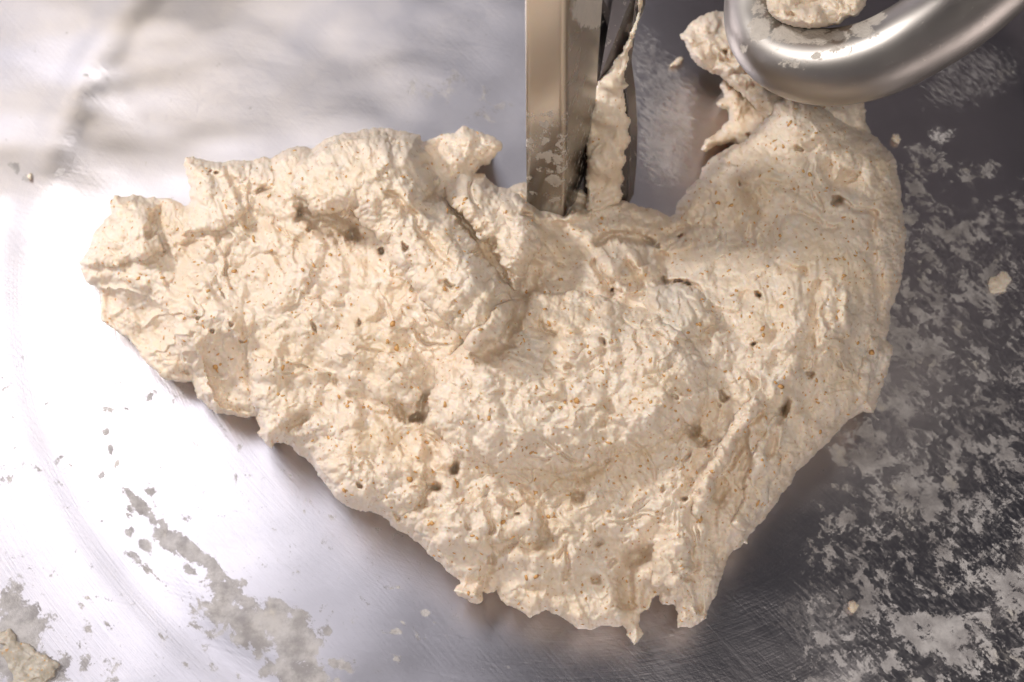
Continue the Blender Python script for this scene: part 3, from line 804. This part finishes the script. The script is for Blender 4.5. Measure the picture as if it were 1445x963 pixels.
def bar_grid(corners_b, corners_t, zb, zt, nz=150, bev=0.004):
    """a rounded four-sided bar, finely divided so film can be placed on it"""
    cb = np.array(corners_b, float); ct = np.array(corners_t, float)
    ringb = []; ringt = []; side = []
    for i in range(4):
        p = (i - 1) % 4; nx = (i + 1) % 4

        def cor(c):
            a = (c[p] - c[i]); b = (c[nx] - c[i])
            a = a / np.linalg.norm(a); b = b / np.linalg.norm(b)
            bb = bev
            return [c[i] + a * bb * (1 - t) ** 2 + b * bb * t ** 2 for t in np.linspace(0, 1, 6)]
        kb, kt = cor(cb), cor(ct)
        ringb += kb; ringt += kt
        e0b = kb[-1]; e1b = cb[nx] + (cb[i] - cb[nx]) / np.linalg.norm(cb[i] - cb[nx]) * bev
        e0t = kt[-1]; e1t = ct[nx] + (ct[i] - ct[nx]) / np.linalg.norm(ct[i] - ct[nx]) * bev
        for t in np.linspace(0, 1, 26)[1:-1]:
            ringb.append(e0b + (e1b - e0b) * t); ringt.append(e0t + (e1t - e0t) * t)
    ringb = np.array(ringb); ringt = np.array(ringt)
    V = []
    for k in range(nz):
        t = k / (nz - 1)
        xy = ringb * (1 - t) + ringt * t
        V.append(np.c_[xy, np.full(len(xy), zb + (zt - zb) * t)])
    m = len(ringb)
    idx = np.arange(nz * m).reshape(nz, m)
    f = np.stack([idx[:-1], np.roll(idx[:-1], -1, 1), np.roll(idx[1:], -1, 1), idx[1:]], -1).reshape(-1, 4)
    return np.concatenate(V), f, m


ZB = 0.065
A_, B_, D_ = (P(*q)[:2] for q in ((741, 291, 0.065), (797, 305, 0.065), (836, 258, 0.043)))
D_ = np.array((0.0568, 0.139))
E_ = A_ + (D_ - B_)
# the bar runs a little narrower towards the top
top = [A_ + (-0.0030, -0.001), B_ + (-0.0066, -0.0005), D_ + (-0.0040, 0), E_ + (-0.001, 0)]
bot = [A_, B_, D_, E_]
ext = 0.08 / 0.22
bot2 = [b - (np.array(t) - b) * (0.062 / 0.215) for b, t in zip(bot, top)]
top2 = [b + (np.array(t) - b) * 1.25 for b, t in zip(bot, top)]
bv_, bf_, bm_ = bar_grid(bot2, top2, 0.003, ZB + 0.27)
px, py = unproject(bv_)
u = (px - 740) / 62.0
cov = np.full(len(bv_), 0.10)
front = (px < 800 - 0.0 * py) & (bv_[:, 1] < (A_[1] + D_[1]) / 2)


def bl(x, y, rx, ry, s):
    return (s + 0.12) * np.clip(1.4 - np.sqrt(((px - x) / rx) ** 2 + ((py - y) / ry) ** 2), 0, 1)


pxs, pys = px, py
px = px + 11 * fbm(pxs, pys, 13, 3, 0.65, 85); py = py + 9 * fbm(pxs, pys, 13, 3, 0.65, 86)
cov = np.maximum(cov, np.where(front, 0.38 * smooth(135, 165, py) - 0.10 * smooth(215, 300, py), 0))
for b in ((768, 176, 10, 5, .62), (770, 200, 10, 6, .66), (768, 222, 16, 10, .70), (788, 225, 8, 8, .62), (743, 205, 8, 12, .66), (780, 255, 18, 10, .66), (790, 240, 12, 5, .55), (752, 272, 6, 4, .60), (782, 282, 16, 6, .55), (745, 252, 8, 4, .55), (790, 205, 8, 14, .52), (776, 160, 14, 4, .52)):
    cov = np.maximum(cov, np.where(front, bl(*b), 0))
px, py = pxs, pys
sidef = (~front) & (px > 797)
cov = np.maximum(cov, np.where(sidef, 0.38 * smooth(85, 150, py), 0))
cov = np.maximum(cov, np.where(sidef, bl(835, 12, 30, 32, .9), 0))
cov = np.maximum(cov, np.where(px < 742, 0.46 * smooth(60, 150, py), 0))
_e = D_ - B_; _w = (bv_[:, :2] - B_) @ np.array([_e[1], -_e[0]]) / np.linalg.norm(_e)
shade_wear = 0.55 * np.where(front, smooth(150, 190, py + 14 * fbm(px, py, 25, 3, 0.6, 77)), 0)
shade_wear = np.maximum(shade_wear, smooth(-0.0035, -0.0005, _w + 0.075 * 0.0 * bv_[:, 2] + 0.006 * smooth(0.1, 0.33, bv_[:, 2])))  # side face's dark reflection painted into the colour; lower front is real wear
bar = bpy.data.objects.new('breaker_bar', None)
COL.objects.link(bar)
bar.location = (BC[0], BC[1], 0)
tag(bar, 'upright square steel breaker bar standing in the dough', 'mixer bar')


def under(o, root):
    """parent without moving: the mesh was built in world coordinates"""
    root_m = np.array(root.location)
    o.parent = root
    o.location = -root_m
    return o


under(mesh_obj('post', bv_, bf_, M_BAR, attrs={'film': cov, 'shade_wear': shade_wear}), bar)


def slab(name, outline, zs, thick, mat, parent, root=None, nsub=1):
    """a plate seen from the front along its outline, with real thickness backwards (away from the camera, level)"""
    fr = [P(x, y, z) for (x, y), z in zip(outline, zs)]
    back = [p + np.array(thick) for p in fr]
    n = len(fr)
    V = np.array(fr + back)
    faces = [tuple(range(n)), tuple(range(2 * n - 1, n - 1, -1))] + [((i + 1) % n, i, n + i, n + (i + 1) % n) for i in range(n)]
    o = mesh_obj(name, V, faces, mat, None, smooth_shade=False, attrs={'film': np.full(2 * n, 0.30)})
    import bmesh
    bm = bmesh.new(); bm.from_mesh(o.data)
    bmesh.ops.recalc_face_normals(bm, faces=bm.faces)
    bmesh.ops.bevel(bm, geom=bm.edges[:], offset=0.0009, segments=2, affect='EDGES')
    bm.to_mesh(o.data); bm.free()
    return under(o, parent)


M_DARK = tool_material('dark_steel', 0.32, (300, 300, 40), (0.16, 0.15, 0.155))
# rear blade: a thin upright plate behind the post with a bevelled flange leaning over to the right
slab('rear_plate', [(822, 300), (884, 296), (888, 250), (889, 200), (886, 150), (880, 105), (886, 62), (899, 30), (904, -40), (830, -40)],
     [0.03, 0.03, 0.05, 0.075, 0.10, 0.12, 0.145, 0.16, 0.19, 0.19], (0.006, 0.012, 0.0), M_DARK, bar)
slab('blade_edge', [(843, 118), (888, 58), (903, -30), (868, -30)], [0.135, 0.152, 0.195, 0.195], (0.003, 0.008, -0.004), M_DARK, bar)
strip, SI = dough('dough_strip', [(826,300),(828,180),(832,140),(845,112),(860,98),(882,62),(893,34),(900,8),(904,-30),(911,-30),(908,8),(902,32),(899,42),(893,62),(887,78),(886,96),(881,108),(882,116),(889,120),(881,128),(884,142),(883,158),(890,172),(887,182),(890,196),(886,210),(880,214),(884,230),(877,240),(882,252),(877,262),(881,274),(874,286),(850,300)],
              [(835,290,6.4),(835,200,10.2),(850,150,12.4),(870,105,14.2),(895,50,17.0),(905,-20,20.2)], [(880,285,5.2),(888,200,9.2),(882,130,12.4),(890,80,14.8),(900,30,17.2),(908,-25,20.0)], 171,
              step=1.3, wprof=22, sig=30, rough=.6, flows=((850,200,85),), thick=0.008, inset=8, jag=2.6, feats=dict(holes=8))
tag(strip, 'ragged strip of dough stuck to the plate behind the bar', 'dough')

# ------------------------------------------------------------------ the hook
M_HOOK = tool_material('hook_steel', 0.33, (60, 60, 60), (0.38, 0.355, 0.335))


def catmull(pts, n):
    pts = np.array(pts, float)
    p = np.vstack([2 * pts[0] - pts[1], pts, 2 * pts[-1] - pts[-2]])
    out = []
    seg = len(pts) - 1
    for i in range(seg):
        for t in np.linspace(0, 1, n, endpoint=(i == seg - 1)):
            a, b, c, d = p[i:i + 4]
            out.append(0.5 * (2 * b + (c - a) * t + (2 * a - 5 * b + 4 * c - d) * t * t + (3 * b - a - 3 * c + d) * t ** 3))
    return np.array(out)


hook_px = [(1560,-190,.30,54),(1450,-75,.265,54),(1370,2,.235,54),(1300,50,.21,54),(1235,83,.19,53),(1170,95,.172,52),(1115,84,.158,50),(1078,52,.15,47),(1068,8,.15,44),(1082,-45,.16,42),(1110,-90,.175,40)]
hp_ = []
for x, y, z, r in hook_px:
    p = P(x, y, z)
    hp_.append([*p, r * np.linalg.norm(p - CAM) / FPX])
hc = catmull(hp_, 22)
nr = 72
cen = hc[:, :3]; rd = hc[:, 3]
tg = np.gradient(cen, axis=0); tg /= np.linalg.norm(tg, axis=1)[:, None]
upv = np.array([0, 0, 1.0])
Vh = []
for p, t, r in zip(cen, tg, rd):
    a = upv - t * np.dot(upv, t); a /= np.linalg.norm(a); b = np.cross(t, a)
    th = np.arange(nr) * 2 * np.pi / nr
    Vh.append(p + r * (np.cos(th)[:, None] * a + np.sin(th)[:, None] * b))
# rounded tip
for s in (0.35, 0.7, 0.92, 1.0):
    Vh.append(cen[-1] + tg[-1] * rd[-1] * s + (Vh[len(cen) - 1] - cen[-1]) * math.sqrt(max(1 - s * s, 1e-4)))
Vh = np.array(Vh)
idx = np.arange(Vh.shape[0] * nr).reshape(-1, nr)
fh = np.stack([idx[:-1], idx[1:], np.roll(idx[1:], -1, 1), np.roll(idx[:-1], -1, 1)], -1).reshape(-1, 4)
vh = Vh.reshape(-1, 3)
px, py = unproject(vh)
topside = True
cov = np.full(len(vh), 0.25)
for b in ((1075, 40, 26, 26, .58), (1110, 48, 40, 16, .70), (1150, 52, 36, 14, .68), (1185, 50, 20, 12, .60), (1215, 38, 26, 20, .58), (1232, 24, 22, 18, .66), (1050, 68, 8, 8, .6), (1152, 80, 12, 10, .52), (1120, 90, 40, 14, .40), (1070, 18, 16, 30, .5), (1230, 48, 26, 14, .50), (1190, 70, 30, 14, .40)):
    cov = np.maximum(cov, bl(*b))
hook = mesh_obj('dough_hook', vh, fh, M_HOOK, attrs={'film': cov})
tag(hook, 'thick curved polished steel dough hook smeared with dough', 'dough hook')

lump, _ = dough('dough_lump', [(1076,-40),(1078,0),(1083,18),(1095,29),(1110,37),(1128,40),(1150,41),(1172,38),(1185,36),(1196,26),(1214,20),(1223,8),(1224,-5),(1222,-40)],
                [(1100,20,20.0),(1150,10,20.6),(1200,0,20.2),(1150,-30,20)], [(1100,35,18.2),(1160,40,18.4),(1215,15,19)], 201, step=1.3, wprof=18, sig=40, rough=1.4, flows=((1100,20,20),), thick=0.035, inset=14,
                feats=dict(holes=3, stroke=[([(1128,-20),(1132,0),(1140,6),(1152,-5),(1160,-30)], -1.0, 8)]))
tag(lump, 'lump of dough caught inside the curve of the hook', 'dough')

# thin smear hanging off the underside of the hook
smear, _ = dough('dough_smear', [(1211,128),(1216,124),(1224,124),(1234,122),(1246,118),(1256,117),(1266,117),(1279,114),(1270,121),(1260,128),(1252,130),(1244,131),(1236,136),(1226,140),(1216,142),(1213,136)],
                 [(1220,132,18.3),(1270,118,19.0)], [(1220,138,17.8),(1270,120,18.8)], 221, step=1.2, wprof=8, sig=20, rough=.15, thick=0.006, inset=4, jag=1.2, flows=((1100,20,-20),))
tag(smear, 'thin torn dough smear along the lower edge of the hook', 'dough smear')


# ------------------------------------------------------------------ unseen head: carries hook and bar, added to shade the upper right
def rounded_box(name, x0, x1, y0, y1, z0, z1, r, mat, parent):
    import bmesh
    bm = bmesh.new()
    vs = [bm.verts.new((x, y, z)) for z in (z0, z1) for x, y in ((x0, y0), (x1, y0), (x1, y1), (x0, y1))]
    for q in ((3, 2, 1, 0), (4, 5, 6, 7), (0, 1, 5, 4), (1, 2, 6, 5), (2, 3, 7, 6), (3, 0, 4, 7)): bm.faces.new([vs[t] for t in q])
    bmesh.ops.bevel(bm, geom=bm.edges[:], offset=r, segments=5, affect='EDGES', profile=0.5)
    me = bpy.data.meshes.new(name); bm.to_mesh(me); bm.free()
    me.polygons.foreach_set('use_smooth', np.ones(len(me.polygons), bool))
    me.materials.append(mat)
    o = bpy.data.objects.new(name, me); COL.objects.link(o)
    return under(o, parent)


kp = NT('head_paint')
kp.b.inputs['Base Color'].default_value = (0.20, 0.195, 0.20, 1)
kp.b.inputs['Roughness'].default_value = 0.45
kp.set(kp.b, 'Normal', kp.bump(kp.noise(kp.n('ShaderNodeTexCoord').outputs['Object'], 260, 3), 0.0006, 0.4))
head = bpy.data.objects.new('dough_mixer', None)
COL.objects.link(head)
head.location = (0.25, 0.40, 0.44)
tag(head, 'dark painted mixer body, unseen, added above the hook and bar for shade', 'mixer')
rounded_box('shade_housing', 0.05, 0.62, 0.20, 0.95, 0.46, 0.74, 0.05, kp.m, head)
rounded_box('bar_socket', 0.005, 0.075, 0.075, 0.20, 0.385, 0.48, 0.008, M_BAR, head)
sp = hc[0]
rounded_box('spindle_boss', sp[0] - 0.05, sp[0] + 0.05, sp[1] - 0.05, sp[1] + 0.05, sp[2] + 0.02, 0.48, 0.02, M_BAR, head)

# ------------------------------------------------------------------ crumbs on the bowl
def crumb(x, y, r, h, seed, label, elong=1.0, ang=0):
    n = 14
    rr = np.random.RandomState(seed)
    pts = []
    for i in range(n):
        a = 2 * math.pi * i / n
        q = r * rr.uniform(.7, 1.2)
        ex, ey = q * elong * math.cos(a), q * math.sin(a)
        c, s = math.cos(rad(ang)), math.sin(rad(ang))
        pts.append((x + ex * c - ey * s, y + ex * s + ey * c))
    c0 = 0.0
    for _ in range(6):                                   # height of the bowl under the crumb
        q = P(x, y, c0)[:2] - BC
        c0 = float(np.interp(np.hypot(*q), BOWL_PROFILE[:, 0], BOWL_PROFILE[:, 1]))
    o, _ = dough('dough_crumb', pts, [(x, y, h + 100 * c0)], [(x, y, 0.12 + 100 * c0)], seed, step=0.8, wprof=r, sig=20, rough=.22 if r > 9 else .14, contact=c0, inset=1.5, jag=1.0, flows=((0, 0, ang),))
    tag(o, label, 'dough crumb', 'dough crumbs on the bowl')


crumb(1204, 857, 8, 0.55, 301, 'pale dough crumb on the crusted floor below right of the dough', 1.1, 60)
crumb(1408, 400, 15, 0.25, 302, 'flat cream dough scab right of the big dough mass', 1.3, -30)
crumb(42, 249, 5, 0.35, 303, 'tiny dough crumb on pale steel at the far left, above the dough', 1.2, 70)
crumb(98, 655, 2.5, 0.25, 304, 'tiny cream crumb alone on the bright left floor', 1.0, 0)
crumb(1265, 196, 7, 0.4, 305, 'small dough crumb on dark steel right of the dough shoulder', 1.1, 30)
crumb(955, 88, 5, 0.4, 307, 'thin curl of dough on the steel left of the hook', 2.6, -35)
c0 = float(np.interp(np.hypot(*(P(40, 930, 0.004)[:2] - BC)), BOWL_PROFILE[:, 0], BOWL_PROFILE[:, 1]))
scab, _ = dough('dough_smear', [(-30, 900), (-5, 892), (12, 886), (24, 893), (28, 905), (42, 908), (50, 920), (66, 921), (78, 931), (86, 937), (78, 945), (80, 956), (66, 962), (60, 978), (-30, 990)],
                [(20, 925, 0.24 + 100 * c0), (60, 940, 0.2 + 100 * c0), (0, 960, 0.26 + 100 * c0)], [(40, 930, 0.04 + 100 * c0)], 331, step=0.9, wprof=16, sig=20, rough=.24,
                contact=c0 - 0.0006, inset=2, jag=3.2, flows=((0, 0, 40),), feats=dict(holes=6))
scab.data.materials[0] = dough_material('wet_smear', (0.47, 0.42, 0.355), (0.44, 0.385, 0.30), (0.52, 0.475, 0.42))
tag(scab, 'wet lumpy dough smear in the bottom left corner of the bowl', 'dough smear')
